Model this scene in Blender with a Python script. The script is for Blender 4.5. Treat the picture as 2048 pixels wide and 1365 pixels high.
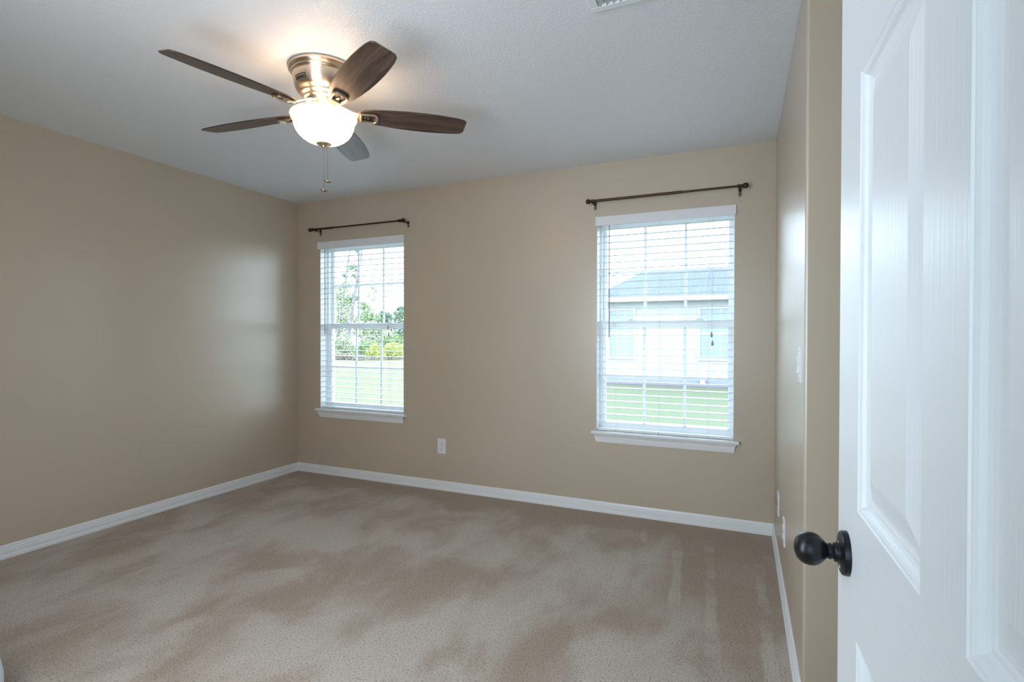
import bpy, bmesh, math, random
from mathutils import Vector, Matrix

# ------------------------------------------------------------------ scene set-up
S = bpy.context.scene
C = S.collection
R = math.radians
for o in list(bpy.data.objects):
    bpy.data.objects.remove(o, do_unlink=True)

S.view_settings.view_transform = 'Standard'
S.view_settings.look = 'None'
S.view_settings.exposure = 0.2
S.view_settings.gamma = 1.0
S.view_settings.use_curve_mapping = False
S.cycles.use_denoising = True
S.cycles.max_bounces = 10
S.cycles.diffuse_bounces = 6
S.cycles.glossy_bounces = 4
S.cycles.transparent_max_bounces = 24
S.cycles.sample_clamp_indirect = 6.0
S.cycles.caustics_reflective = False
S.cycles.caustics_refractive = False

# strengths of the light: sky, added fill behind the camera, added hall fill, fan lamp
SKY = 7.5
FRONT, FRONT_C = 33, (0.88, 0.95, 1.02)
HALL, HALL_C = 20, (0.60, 0.85, 1.0)
BULB, BULB_C = 1.7, (1.0, .68, .46)
BOWL, BOWL_C = 2.4, (1.0, .80, .58, 1)

# camera
CAM = Vector((3.72550, -3.62465, 1.23287))
yaw, pitch, roll, fpx = -0.412889, -0.009222, 0.001849, 1052.125
fw = Vector((math.sin(yaw) * math.cos(pitch), math.cos(yaw) * math.cos(pitch), math.sin(pitch)))
rt = Vector((math.cos(yaw), -math.sin(yaw), 0))
up = rt.cross(fw)
rt, up = rt * math.cos(roll) + up * math.sin(roll), up * math.cos(roll) - rt * math.sin(roll)
cd = bpy.data.cameras.new('camera')
cam = bpy.data.objects.new('camera', cd)
C.objects.link(cam)
M = Matrix((rt, up, -fw)).transposed().to_4x4()
M.translation = CAM
cam.matrix_world = M
cd.sensor_width = 36.0
cd.lens = fpx / 2048 * 36
cd.clip_start = 0.02
cd.clip_end = 500
S.camera = cam

# sky: bright overcast
W = bpy.data.worlds.new('sky')
S.world = W
W.use_nodes = True
wn, wl = W.node_tree.nodes, W.node_tree.links
wn.clear()
wout = wn.new('ShaderNodeOutputWorld')
wbg = wn.new('ShaderNodeBackground')
wtc = wn.new('ShaderNodeTexCoord')
wsep = wn.new('ShaderNodeSeparateXYZ')
wr = wn.new('ShaderNodeValToRGB')
wl.new(wtc.outputs['Generated'], wsep.inputs[0])
wl.new(wsep.outputs['Z'], wr.inputs[0])
wr.color_ramp.elements[0].position = 0.0
wr.color_ramp.elements[0].color = (0.70, 0.85, 1.0, 1)
wr.color_ramp.elements[1].position = 0.8
wr.color_ramp.elements[1].color = (0.60, 0.79, 1.0, 1)
wl.new(wr.outputs[0], wbg.inputs[0])
wbg.inputs[1].default_value = SKY
wl.new(wbg.outputs[0], wout.inputs[0])


def area(name, loc, rot, sx, sy, power, col, portal=False):
    ld = bpy.data.lights.new(name, 'AREA')
    ld.shape = 'RECTANGLE'
    ld.size, ld.size_y = sx, sy
    ld.energy = power
    ld.color = col
    if portal:
        ld.cycles.is_portal = True
    o = bpy.data.objects.new(name, ld)
    C.objects.link(o)
    o.location = loc
    o.rotation_euler = rot
    return o


# daylight through the windows (portals only guide the sky's own light)
area('sky_portal', (0.7125, 0.19, 1.32), (R(-90), 0, 0), 0.9, 1.5, 1, (1, 1, 1), True)
area('sky_portal', (3.232, 0.19, 1.32), (R(-90), 0, 0), 0.9, 1.5, 1, (1, 1, 1), True)
# added fill light in the made-up window behind the camera
area('window_daylight', (2.50, -3.60, 1.36), (R(90), 0, 0), 0.9, 1.5, FRONT, FRONT_C)
# added fill light in the unseen hall behind the doorway
area('hall_daylight', (3.45, -5.55, 1.45), (R(90), 0, 0), 1.1, 1.9, HALL, HALL_C)


# ------------------------------------------------------------------ helpers
def lin(r, g, b):
    f = lambda c: (c / 255 / 12.92) if c / 255 <= 0.04045 else ((c / 255 + 0.055) / 1.055) ** 2.4
    return (f(r), f(g), f(b), 1)


class N:
    """small node-tree builder"""
    def __init__(s, name):
        s.m = bpy.data.materials.new(name)
        s.m.use_nodes = True
        s.t = s.m.node_tree
        s.t.nodes.clear()
        s.out = s.new('ShaderNodeOutputMaterial')

    def new(s, typ, **kw):
        n = s.t.nodes.new(typ)
        for k, v in kw.items():
            setattr(n, k, v)
        return n

    def l(s, a, b):
        s.t.links.new(a, b)

    def principled(s, col=(.8, .8, .8, 1), rough=.5, metal=0., spec=.5):
        p = s.new('ShaderNodeBsdfPrincipled')
        p.inputs['Base Color'].default_value = col
        p.inputs['Roughness'].default_value = rough
        p.inputs['Metallic'].default_value = metal
        p.inputs['Specular IOR Level'].default_value = spec
        s.l(p.outputs[0], s.out.inputs[0])
        s.p = p
        return p

    def coord(s, scale=(1, 1, 1), rot=(0, 0, 0), loc=(0, 0, 0), typ='POINT', src=None):
        if src is None:
            src = s.new('ShaderNodeTexCoord').outputs['Object']
        mp = s.new('ShaderNodeMapping', vector_type=typ)
        mp.inputs['Scale'].default_value = scale
        mp.inputs['Rotation'].default_value = rot
        mp.inputs['Location'].default_value = loc
        s.l(src, mp.inputs[0])
        return mp.outputs[0]

    def noise(s, vec, scale, detail=2., rough=.5, dist=0.):
        n = s.new('ShaderNodeTexNoise')
        s.l(vec, n.inputs['Vector'])
        n.inputs['Scale'].default_value = scale
        n.inputs['Detail'].default_value = detail
        n.inputs['Roughness'].default_value = rough
        n.inputs['Distortion'].default_value = dist
        return n.outputs['Fac']

    def ramp(s, fac, stops):
        n = s.new('ShaderNodeValToRGB')
        e = n.color_ramp.elements
        while len(e) < len(stops):
            e.new(0.5)
        for k, (p, c) in enumerate(stops):
            e[k].position = p
            e[k].color = c if len(c) == 4 else (*c, 1)
        s.l(fac, n.inputs[0])
        return n.outputs[0]

    def mix(s, fac, a, b):
        n = s.new('ShaderNodeMix', data_type='RGBA')
        for sock, v in ((n.inputs[0], fac), (n.inputs[6], a), (n.inputs[7], b)):
            if hasattr(v, 'links'):
                s.l(v, sock)
            else:
                sock.default_value = v
        return n.outputs[2]

    def math(s, op, a, b=None, c=None):
        n = s.new('ShaderNodeMath', operation=op)
        for k, v in enumerate((a, b, c)):
            if v is None:
                continue
            if hasattr(v, 'links'):
                s.l(v, n.inputs[k])
            else:
                n.inputs[k].default_value = v
        return n.outputs[0]

    def mapr(s, v, a, b, c=0., d=1., smooth=True):
        n = s.new('ShaderNodeMapRange')
        if smooth:
            n.interpolation_type = 'SMOOTHSTEP'
        s.l(v, n.inputs[0])
        for k, q in enumerate((a, b, c, d)):
            n.inputs[k + 1].default_value = q
        return n.outputs[0]

    def bump(s, h, strength=.3, dist=.002):
        b = s.new('ShaderNodeBump')
        b.inputs['Strength'].default_value = strength
        b.inputs['Distance'].default_value = dist
        s.l(h, b.inputs['Height'])
        s.l(b.outputs[0], s.p.inputs['Normal'])


def simple(name, col, rough=.5, metal=0., spec=.5):
    n = N(name)
    n.principled(col, rough, metal, spec)
    return n.m


def mat_wall():
    n = N('tan_eggshell_paint')
    n.principled((.50, .43, .315, 1), .32, 0, .7)
    v = n.coord()
    h = n.noise(v, 130, 3, .55)
    n.bump(n.mapr(h, .35, .7), .12, .0008)
    col = n.ramp(n.noise(v, 1.6, 2), [(.3, (.490, .418, .326)), (.7, (.515, .44, .343))])
    n.l(col, n.p.inputs['Base Color'])
    return n.m


def mat_ceiling():
    n = N('white_knockdown_ceiling')
    n.principled((.76, .81, .87, 1), .42, 0, .5)
    v = n.coord()
    a = n.noise(v, 115, 3, .6, .6)
    n.bump(n.mapr(a, .40, .62), .42, .0025)
    return n.m


def mat_carpet():
    n = N('beige_cut_pile_carpet')
    n.principled((.4, .33, .28, 1), 1.0, 0, .1)
    n.p.inputs['Sheen Weight'].default_value = .25
    n.p.inputs['Sheen Roughness'].default_value = .5
    tc = n.new('ShaderNodeTexCoord').outputs['Object']
    wob = n.noise(tc, 9, 3)
    # brushed light / dark pile in soft sweeps
    v = n.coord((1.0, .62, 1), (0, 0, R(-50)), src=tc)
    big = n.noise(v, 3.2, 5, .6, .5)
    v2 = n.coord((1.0, .8, 1), (0, 0, R(25)), src=tc)
    big2 = n.noise(v2, 1.0, 2, .5)
    m = n.math('ADD', n.math('MULTIPLY', big, .72), n.math('MULTIPLY', big2, .38))
    m = n.mapr(m, .43, .66)
    # the lanes left by the vacuum, as (x0,y0,x1,y1,width)
    sx = n.new('ShaderNodeSeparateXYZ')
    n.l(tc, sx.inputs[0])
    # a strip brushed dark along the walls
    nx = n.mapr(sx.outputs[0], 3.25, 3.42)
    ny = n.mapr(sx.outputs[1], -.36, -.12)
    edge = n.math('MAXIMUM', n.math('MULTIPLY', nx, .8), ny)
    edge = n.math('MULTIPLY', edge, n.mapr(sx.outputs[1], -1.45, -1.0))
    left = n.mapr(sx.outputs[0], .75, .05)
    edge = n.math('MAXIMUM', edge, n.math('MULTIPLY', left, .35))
    lanes = None
    for (x0, y0, x1, y1, wd) in [(3.385, -.40, 3.455, -1.20, .030), (3.55, -.30, 3.63, -1.50, .030), (3.815, -.48, 3.83, -1.75, .028),
                                 (3.12, -.62, 3.16, -1.06, .03), (3.16, -.22, 3.19, -.46, .02)]:
        L = math.hypot(x1 - x0, y1 - y0)
        q = n.coord((L / 2, wd, 1), (0, 0, math.atan2(y1 - y0, x1 - x0)), ((x0 + x1) / 2, (y0 + y1) / 2, 0), 'TEXTURE', tc)
        s_ = n.new('ShaderNodeSeparateXYZ')
        n.l(q, s_.inputs[0])
        k = n.math('MAXIMUM', n.math('ABSOLUTE', s_.outputs[0]), n.math('ABSOLUTE', s_.outputs[1]))
        k = n.math('ADD', k, n.math('MULTIPLY', n.math('SUBTRACT', wob, .5), 1.5))
        k = n.mapr(k, 1.15, .45)
        lanes = k if lanes is None else n.math('MAXIMUM', lanes, k)
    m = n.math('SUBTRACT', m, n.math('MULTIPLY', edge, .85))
    m = n.math('ADD', m, n.math('MULTIPLY', lanes, .62))
    m = n.math('MINIMUM', n.math('MAXIMUM', m, 0.), 1.)
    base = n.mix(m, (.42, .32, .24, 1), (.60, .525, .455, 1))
    # yarn speckle
    sp = n.noise(tc, 125, 3, .8)
    dark = n.mapr(sp, .38, .47, 1., 0.)
    base = n.mix(n.math('MULTIPLY', dark, .75), base, (.15, .11, .085, 1))
    lite = n.mapr(sp, .54, .70)
    base = n.mix(n.math('MULTIPLY', lite, .35), base, (.60, .53, .46, 1))
    n.l(base, n.p.inputs['Base Color'])
    h = n.math('ADD', n.noise(tc, 240, 3, .7), n.math('MULTIPLY', n.noise(tc, 45, 2), .6))
    n.bump(h, .9, .006)
    return n.m


def mat_grain(name, along, col=(.68, .725, .76, 1), rough=.37):
    """moulded white paint with an embossed wood grain running along an axis"""
    n = N(name)
    n.principled(col, rough, 0, .5)
    sc = (60, 60, 60)
    if along == 'z':
        sc = (90, 160, 3.0)
    elif along == 'y':
        sc = (90, 3.0, 190)
    v = n.coord(sc)
    h = n.noise(v, 1.0, 3, .6, .8)
    n.bump(h, .28, .0016)
    return n.m


def mat_blade():
    n = N('dark_walnut_blade')
    n.principled((.1, .05, .03, 1), .30, 0, .75)
    v = n.coord((5, 60, 20))
    g = n.noise(v, 1.0, 5, .65, 1.2)
    v2 = n.coord((2, 16, 8))
    g2 = n.noise(v2, 1.0, 2, .5, .5)
    c = n.ramp(n.math('ADD', n.math('MULTIPLY', g, .7), n.math('MULTIPLY', g2, .3)),
               [(.34, (.018, .010, .008)), (.50, (.066, .038, .028)), (.64, (.150, .092, .070))])
    n.l(c, n.p.inputs['Base Color'])
    n.bump(g, .45, .0011)
    return n.m


def mat_nickel():
    n = N('brushed_nickel')
    n.principled((.80, .68, .54, 1), .30, 1., .5)
    n.p.inputs['Anisotropic'].default_value = .75
    n.p.inputs['Anisotropic Rotation'].default_value = .25
    tg = n.new('ShaderNodeTangent', direction_type='RADIAL', axis='Z')
    n.l(tg.outputs[0], n.p.inputs['Tangent'])
    return n.m


def mat_bowl():
    n = N('lit_frosted_glass')
    n.principled((.95, .90, .82, 1), .25, 0, .5)
    n.p.inputs['Emission Color'].default_value = BOWL_C
    s_ = n.new('ShaderNodeSeparateXYZ')
    n.l(n.coord(), s_.inputs[0])
    n.l(n.mapr(s_.outputs[2], -.206, -.226, BOWL * .10, BOWL), n.p.inputs['Emission Strength'])
    tr = n.new('ShaderNodeBsdfTransparent')
    tr.inputs[0].default_value = (.95, .85, .68, 1)
    mx = n.new('ShaderNodeMixShader')
    mx.inputs[0].default_value = .42
    n.l(n.p.outputs[0], mx.inputs[1])
    n.l(tr.outputs[0], mx.inputs[2])
    n.l(mx.outputs[0], n.out.inputs[0])
    return n.m


def mat_glass():
    n = N('window_glass')
    t = n.new('ShaderNodeBsdfTransparent')
    t.inputs[0].default_value = (.97, .985, .98, 1)
    g = n.new('ShaderNodeBsdfGlossy')
    g.inputs['Roughness'].default_value = .02
    fr = n.new('ShaderNodeFresnel')
    fr.inputs[0].default_value = 1.12
    mx = n.new('ShaderNodeMixShader')
    n.l(fr.outputs[0], mx.inputs[0])
    n.l(t.outputs[0], mx.inputs[1])
    n.l(g.outputs[0], mx.inputs[2])
    n.l(mx.outputs[0], n.out.inputs[0])
    return n.m


def mat_slat():
    n = N('white_faux_wood_slat')
    n.principled((.80, .82, .84, 1), .38, 0, .5)
    tl = n.new('ShaderNodeBsdfTranslucent')
    tl.inputs[0].default_value = (.86, .90, .93, 1)
    mx = n.new('ShaderNodeMixShader')
    mx.inputs[0].default_value = .04
    n.l(n.p.outputs[0], mx.inputs[1])
    n.l(tl.outputs[0], mx.inputs[2])
    n.l(mx.outputs[0], n.out.inputs[0])
    return n.m


def mat_lawn():
    n = N('short_lawn')
    n.principled((0.139, 0.131, 0.073, 1), 1, 0, .1)
    v = n.coord()
    a = n.noise(v, .35, 3, .6)
    b = n.noise(v, 7, 4, .7)
    c = n.ramp(n.math('ADD', n.math('MULTIPLY', a, .6), n.math('MULTIPLY', b, .4)),
               [(.35, (0.124, 0.131, 0.072)), (.5, (0.145, 0.139, 0.079)), (.65, (0.167, 0.150, 0.089))])
    # greener beside the neighbour's house, dry straw along the woods
    s_ = n.new('ShaderNodeSeparateXYZ')
    n.l(v, s_.inputs[0])
    g = n.mapr(s_.outputs[0], -5, -1.5)
    c = n.mix(n.math('MULTIPLY', g, .75), c, (0.103, 0.120, 0.072, 1))
    dry = n.mapr(s_.outputs[1], 12, 21)
    c = n.mix(n.math('MULTIPLY', n.math('MULTIPLY', dry, n.math('SUBTRACT', 1., g)), .75), c, (0.180, 0.146, 0.098, 1))
    n.l(c, n.p.inputs['Base Color'])
    return n.m


def mat_leaf(name, c1, c2):
    n = N(name)
    n.principled(c1, .6, 0, .3)
    v = n.coord()
    c = n.ramp(n.noise(v, 2.2, 3, .6), [(.35, c1), (.65, c2)])
    n.l(c, n.p.inputs['Base Color'])
    return n.m


def mat_shingle():
    n = N('grey_roof_shingles')
    n.principled((0.259, 0.276, 0.311, 1), .9, 0, .2)
    v = n.coord()
    br = n.new('ShaderNodeTexBrick')
    n.l(v, br.inputs['Vector'])
    br.inputs['Scale'].default_value = 1.0
    br.inputs['Brick Width'].default_value = .34
    br.inputs['Row Height'].default_value = .14
    br.inputs['Mortar Size'].default_value = .012
    br.inputs['Color1'].default_value = (0.117, 0.125, 0.143, 1)
    br.inputs['Color2'].default_value = (0.0994, 0.105, 0.122, 1)
    br.inputs['Mortar'].default_value = (0.0778, 0.0821, 0.0994, 1)
    n.l(br.outputs[0], n.p.inputs['Base Color'])
    return n.m


def mat_siding():
    n = N('white_lap_siding')
    n.principled((0.352, 0.352, 0.352, 1), .6, 0, .3)
    v = n.coord()
    s_ = n.new('ShaderNodeSeparateXYZ')
    n.l(v, s_.inputs[0])
    w = n.math('FRACT', n.math('MULTIPLY', s_.outputs[2], 1 / .125))
    n.bump(w, .6, .02)
    return n.m


def mat_bark():
    n = N('grey_pine_bark')
    n.principled((.10, .085, .08, 1), .95, 0, .1)
    v = n.coord((9, 9, 1.5))
    h = n.noise(v, 1, 4, .6)
    c = n.ramp(h, [(.35, (0.154, 0.136, 0.132)), (.65, (0.286, 0.26, 0.253))])
    n.l(c, n.p.inputs['Base Color'])
    return n.m


MT = dict(
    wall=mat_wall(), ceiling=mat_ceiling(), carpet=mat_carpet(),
    trim=simple('white_satin_trim', (.78, .80, .82, 1), .30),
    vinyl=simple('white_vinyl', (.88, .90, .91, 1), .35),
    grain_z=mat_grain('white_door_grain_upright', 'z'), grain_y=mat_grain('white_door_grain_level', 'y'),
    slat=mat_slat(), valance=simple('white_valance', (.74, .75, .78, 1), .45),
    cord=simple('white_cord', (.75, .77, .80, 1), .7), wand=simple('grey_plastic_wand', (.42, .40, .44, 1), .3),
    tassel=simple('grey_plastic_tassel', (.40, .40, .42, 1), .35),
    bronze=simple('oil_rubbed_bronze', (.060, .035, .020, 1), .38, .75),
    bracket=simple('dark_bronze_bracket', (.028, .018, .014, 1), .45, .6),
    knob=simple('matt_black_knob', (.008, .009, .011, 1), .33, .3),
    blade=mat_blade(), nickel=mat_nickel(), bowl=mat_bowl(), glass=mat_glass(),
    darknickel=simple('aged_nickel', (.30, .25, .20, 1), .35, 1.),
    plate=simple('white_plastic_plate', (.74, .74, .78, 1), .35),
    slot=simple('dark_slot', (.03, .03, .03, 1), .6), brass=simple('connector_metal', (.45, .38, .25, 1), .3, 1.),
    badge=simple('badge_silver', (.50, .42, .36, 1), .35, .8), badge_ink=simple('badge_black', (.02, .015, .012, 1), .5),
    vent=simple('white_register_enamel', (.74, .78, .82, 1), .4), ventdark=simple('duct_dark', (.30, .33, .37, 1), .8),
    binwhite=simple('white_gloss_plastic', (.72, .80, .86, 1), .35),
    lawn=mat_lawn(), shingle=mat_shingle(), siding=mat_siding(), bark=mat_bark(),
    fascia=simple('white_fascia', (0.394, 0.394, 0.394, 1), .5), pane_dark=simple('reflective_window', (0.217, 0.246, 0.271, 1), .3, 0, .4),
    mulch=simple('mauve_mulch', (0.148, 0.128, 0.136, 1), 1.), foundation=simple('concrete_footing', (0.217, 0.217, 0.236, 1), .9),
    pine=mat_leaf('pine_green', (0.11, 0.167, 0.0979, 1), (0.184, 0.245, 0.151, 1)),
    broad=mat_leaf('leaf_green', (0.135, 0.209, 0.0857, 1), (0.27, 0.331, 0.147, 1)),
    pale=mat_leaf('pale_olive_leaf', (0.254, 0.299, 0.173, 1), (0.346, 0.356, 0.23, 1)),
    yellow=mat_leaf('yellow_green_leaf', (0.304, 0.348, 0.0762, 1), (0.435, 0.425, 0.131, 1)),
    twig=mat_leaf('dry_twig', (0.216, 0.184, 0.151, 1), (0.302, 0.259, 0.205, 1)),
)


class MB:
    """collects geometry, then links it as ONE mesh object"""
    def __init__(s):
        s.bm = bmesh.new()
        s.mi = 0

    def face(s, vs):
        try:
            f = s.bm.faces.new(vs)
            f.material_index = s.mi
            return f
        except ValueError:
            return None

    def quad(s, *pts):
        return s.face([s.bm.verts.new(p) for p in pts])

    def box(s, a, b, mtx=None):
        x0, y0, z0 = a
        x1, y1, z1 = b
        P = [(x0, y0, z0), (x1, y0, z0), (x1, y1, z0), (x0, y1, z0), (x0, y0, z1), (x1, y0, z1), (x1, y1, z1), (x0, y1, z1)]
        if mtx is not None:
            P = [mtx @ Vector(p) for p in P]
        v = [s.bm.verts.new(p) for p in P]
        for q in ((0, 3, 2, 1), (4, 5, 6, 7), (0, 1, 5, 4), (1, 2, 6, 5), (2, 3, 7, 6), (3, 0, 4, 7)):
            s.face([v[k] for k in q])
        return s

    def lathe(s, prof, seg=48, mtx=None, cap0=True, cap1=True):
        rings = []
        for (r, z) in prof:
            ring = []
            for k in range(seg):
                a = 2 * math.pi * k / seg
                p = Vector((r * math.cos(a), r * math.sin(a), z))
                ring.append(s.bm.verts.new(mtx @ p if mtx is not None else p))
            rings.append(ring)
        for i in range(len(rings) - 1):
            for k in range(seg):
                s.face([rings[i][k], rings[i][(k + 1) % seg], rings[i + 1][(k + 1) % seg], rings[i + 1][k]])
        if cap0:
            s.face(list(reversed(rings[0])))
        if cap1:
            s.face(rings[-1])
        return s

    def tube(s, pts, rad, seg=10, caps=True):
        pts = [Vector(p) for p in pts]
        rads = rad if isinstance(rad, (list, tuple)) else [rad] * len(pts)
        rings = []
        ref = None
        for i, p in enumerate(pts):
            if i == 0:
                t = (pts[1] - p)
            elif i == len(pts) - 1:
                t = p - pts[-2]
            else:
                t = (pts[i + 1] - pts[i - 1])
            t.normalize()
            if ref is None:
                ref = Vector((0, 0, 1)) if abs(t.z) < .9 else Vector((1, 0, 0))
            u = (ref - t * ref.dot(t)).normalized()
            w = t.cross(u)
            ref = u
            rings.append([s.bm.verts.new(p + (u * math.cos(2 * math.pi * k / seg) + w * math.sin(2 * math.pi * k / seg)) * rads[i]) for k in range(seg)])
        for i in range(len(rings) - 1):
            for k in range(seg):
                s.face([rings[i][k], rings[i][(k + 1) % seg], rings[i + 1][(k + 1) % seg], rings[i + 1][k]])
        if caps:
            s.face(list(reversed(rings[0])))
            s.face(rings[-1])
        return s

    def extrude(s, prof, p0, p1, out, mitre0=0., mitre1=0.):
        """profile of (offset along 'out', height z) swept from p0 to p1; mitre = how far the ends lean per unit offset"""
        p0, p1, out = Vector(p0), Vector(p1), Vector(out)
        d = (p1 - p0).normalized()
        a = [s.bm.verts.new(p0 + out * o + Vector((0, 0, z)) + d * (o * mitre0)) for o, z in prof]
        b = [s.bm.verts.new(p1 + out * o + Vector((0, 0, z)) - d * (o * mitre1)) for o, z in prof]
        n_ = len(prof)
        for k in range(n_):
            s.face([a[k], a[(k + 1) % n_], b[(k + 1) % n_], b[k]])
        s.face(list(reversed(a)))
        s.face(b)
        return s

    def sphere(s, c, r, seg=20, rings=12, squash=(1, 1, 1)):
        prof = []
        rr = []
        c = Vector(c)
        for i in range(1, rings):
            a = math.pi * i / rings
            ring = []
            for k in range(seg):
                b = 2 * math.pi * k / seg
                ring.append(s.bm.verts.new(c + Vector((r * math.sin(a) * math.cos(b) * squash[0], r * math.sin(a) * math.sin(b) * squash[1], r * math.cos(a) * squash[2]))))
            rr.append(ring)
        t = s.bm.verts.new(c + Vector((0, 0, r * squash[2])))
        bt = s.bm.verts.new(c - Vector((0, 0, r * squash[2])))
        for k in range(seg):
            s.face([t, rr[0][k], rr[0][(k + 1) % seg]])
            s.face([bt, rr[-1][(k + 1) % seg], rr[-1][k]])
            for i in range(len(rr) - 1):
                s.face([rr[i][k], rr[i + 1][k], rr[i + 1][(k + 1) % seg], rr[i][(k + 1) % seg]])
        return s

    def build(s, name, mat, parent=None, smooth=None, bevel=0., mtx=None, recalc=True):
        if recalc:
            bmesh.ops.recalc_face_normals(s.bm, faces=s.bm.faces)
        me = bpy.data.meshes.new(name)
        s.bm.to_mesh(me)
        s.bm.free()
        for m in (mat if isinstance(mat, (list, tuple)) else [mat]):
            me.materials.append(m)
        o = bpy.data.objects.new(name, me)
        C.objects.link(o)
        if smooth is not None:
            me.polygons.foreach_set('use_smooth', [True] * len(me.polygons))
            me.set_sharp_from_angle(angle=R(smooth))
        if bevel:
            b = o.modifiers.new('bevel', 'BEVEL')
            b.width = bevel
            b.segments = 2
            b.limit_method = 'ANGLE'
            b.angle_limit = R(40)
        if parent is not None:
            o.parent = parent
        if mtx is not None:
            o.matrix_local = mtx
        return o


def tag(o, label=None, cat=None, group=None, kind=None):
    if label:
        o['label'] = label
    if cat:
        o['category'] = cat
    if group:
        o['group'] = group
    if kind:
        o['kind'] = kind
    return o


def thing(name, loc, label, cat, group=None, rz=0):
    o = bpy.data.objects.new(name, None)
    o.empty_display_size = .1
    C.objects.link(o)
    o.location = loc
    o.rotation_euler = (0, 0, rz)
    return tag(o, label, cat, group)


def struct(o):
    o['kind'] = 'structure'
    return o


# ------------------------------------------------------------------ room shell
H = 2.44
RW = 3.911          # right wall plane
RE = -1.671         # where the right wall ends
FY = -3.53          # front wall plane
AX = 4.95           # alcove side wall
T = .17             # outer wall thickness
W1 = dict(x0=.265, x1=1.160, z0=.585, z1=2.070)
W2 = dict(x0=2.787, x1=3.677, z0=.570, z1=2.070)

f = MB().box((-.2, -6.2, -.12), (AX + .2, T, 0))
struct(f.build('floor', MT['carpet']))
f = MB().box((-.2, -6.2, H), (AX + .2, T, H + .12))
struct(f.build('ceiling', MT['ceiling']))

b = MB()
b.box((-.17, 0, 0), (W1['x0'], T, H))
b.box((W1['x1'], 0, 0), (W2['x0'], T, H))
b.box((W2['x1'], 0, 0), (RW + .12, T, H))
for w in (W1, W2):
    b.box((w['x0'], 0, 0), (w['x1'], T, w['z0'] - .022))
    b.box((w['x0'], 0, w['z1']), (w['x1'], T, H))
wall_back = struct(b.build('wall_back', MT['wall']))
struct(MB().box((-.17, FY, 0), (0, 0, H)).build('wall_left', MT['wall']))
struct(MB().box((RW, RE, 0), (RW + .12, 0, H)).build('wall_right', MT['wall'], bevel=.008))
struct(MB().box((RW + .12, RE, 0), (AX, RE + .12, H)).build('wall_return', MT['wall']))
struct(MB().box((AX, FY, 0), (AX + .12, RE + .12, H)).build('wall_alcove', MT['wall']))
# front wall behind the camera: doorway and an opening added for the fill light
DX0, DX1 = 3.085, 3.895
b = MB()
b.box((-.17, FY - .12, 0), (2.05, FY, H))
b.box((2.95, FY - .12, 0), (DX0, FY, H))
b.box((DX1, FY - .12, 0), (AX + .12, FY, H))
b.box((DX0, FY - .12, 2.06), (DX1, FY, H))
b.box((2.05, FY - .12, 0), (2.95, FY, .6))
b.box((2.05, FY - .12, 2.12), (2.95, FY, H))
struct(b.build('wall_front', MT['wall']))
b = MB()
b.box((2.55, -6.1, 0), (2.67, FY - .12, H))
b.box((4.35, -6.1, 0), (4.47, FY - .12, H))
b.box((2.67, -6.1, 0), (4.35, -5.98, H))
struct(b.build('wall_hall', MT['wall']))

# baseboards
BP = [(0, 0), (.0145, 0), (.0145, .015), (.0125, .0165), (.0125, .018), (.0105, .021), (.0115, .030), (.0115, .043), (.0085, .0455), (.0085, .048), (.0105, .050), (.0095, .057), (.0060, .0595), (.0060, .062), (.0080, .064), (.0065, .070), (.003, .0742), (0, .0745)]


def baseboard(name, p0, p1, out, m0, m1):
    struct(MB().extrude(BP, p0, p1, out, m0, m1).build(name, MT['trim'], smooth=25))


baseboard('baseboard_left', (0, FY, 0), (0, 0, 0), (1, 0, 0), 0, 1)
baseboard('baseboard_back', (0, 0, 0), (RW, 0, 0), (0, -1, 0), 1, 1)
baseboard('baseboard_right', (RW, 0, 0), (RW, RE, 0), (-1, 0, 0), 1, -1)
baseboard('baseboard_return', (RW, RE, 0), (AX, RE, 0), (0, -1, 0), -1, 1)
baseboard('baseboard_alcove', (AX, RE, 0), (AX, FY, 0), (-1, 0, 0), 1, 0)

# doorway casing behind the camera
b = MB()
b.box((DX0 - .0, FY - .125, 0), (DX0 + .018, FY + .004, 2.06))
b.box((DX1 - .018, FY - .125, 0), (DX1, FY + .004, 2.06))
b.box((DX0, FY - .125, 2.042), (DX1, FY + .004, 2.06))
struct(b.build('trim_1', MT['trim']))


# ------------------------------------------------------------------ windows
def rect_frame(b, x0, x1, z0, z1, y0, y1, wl_, wr_, wb, wt):
    b.box((x0, y0, z0), (x0 + wl_, y1, z1))
    b.box((x1 - wr_, y0, z0), (x1, y1, z1))
    b.box((x0 + wl_, y0, z0), (x1 - wr_, y1, z0 + wb))
    b.box((x0 + wl_, y0, z1 - wt), (x1 - wr_, y1, z1))


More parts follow.
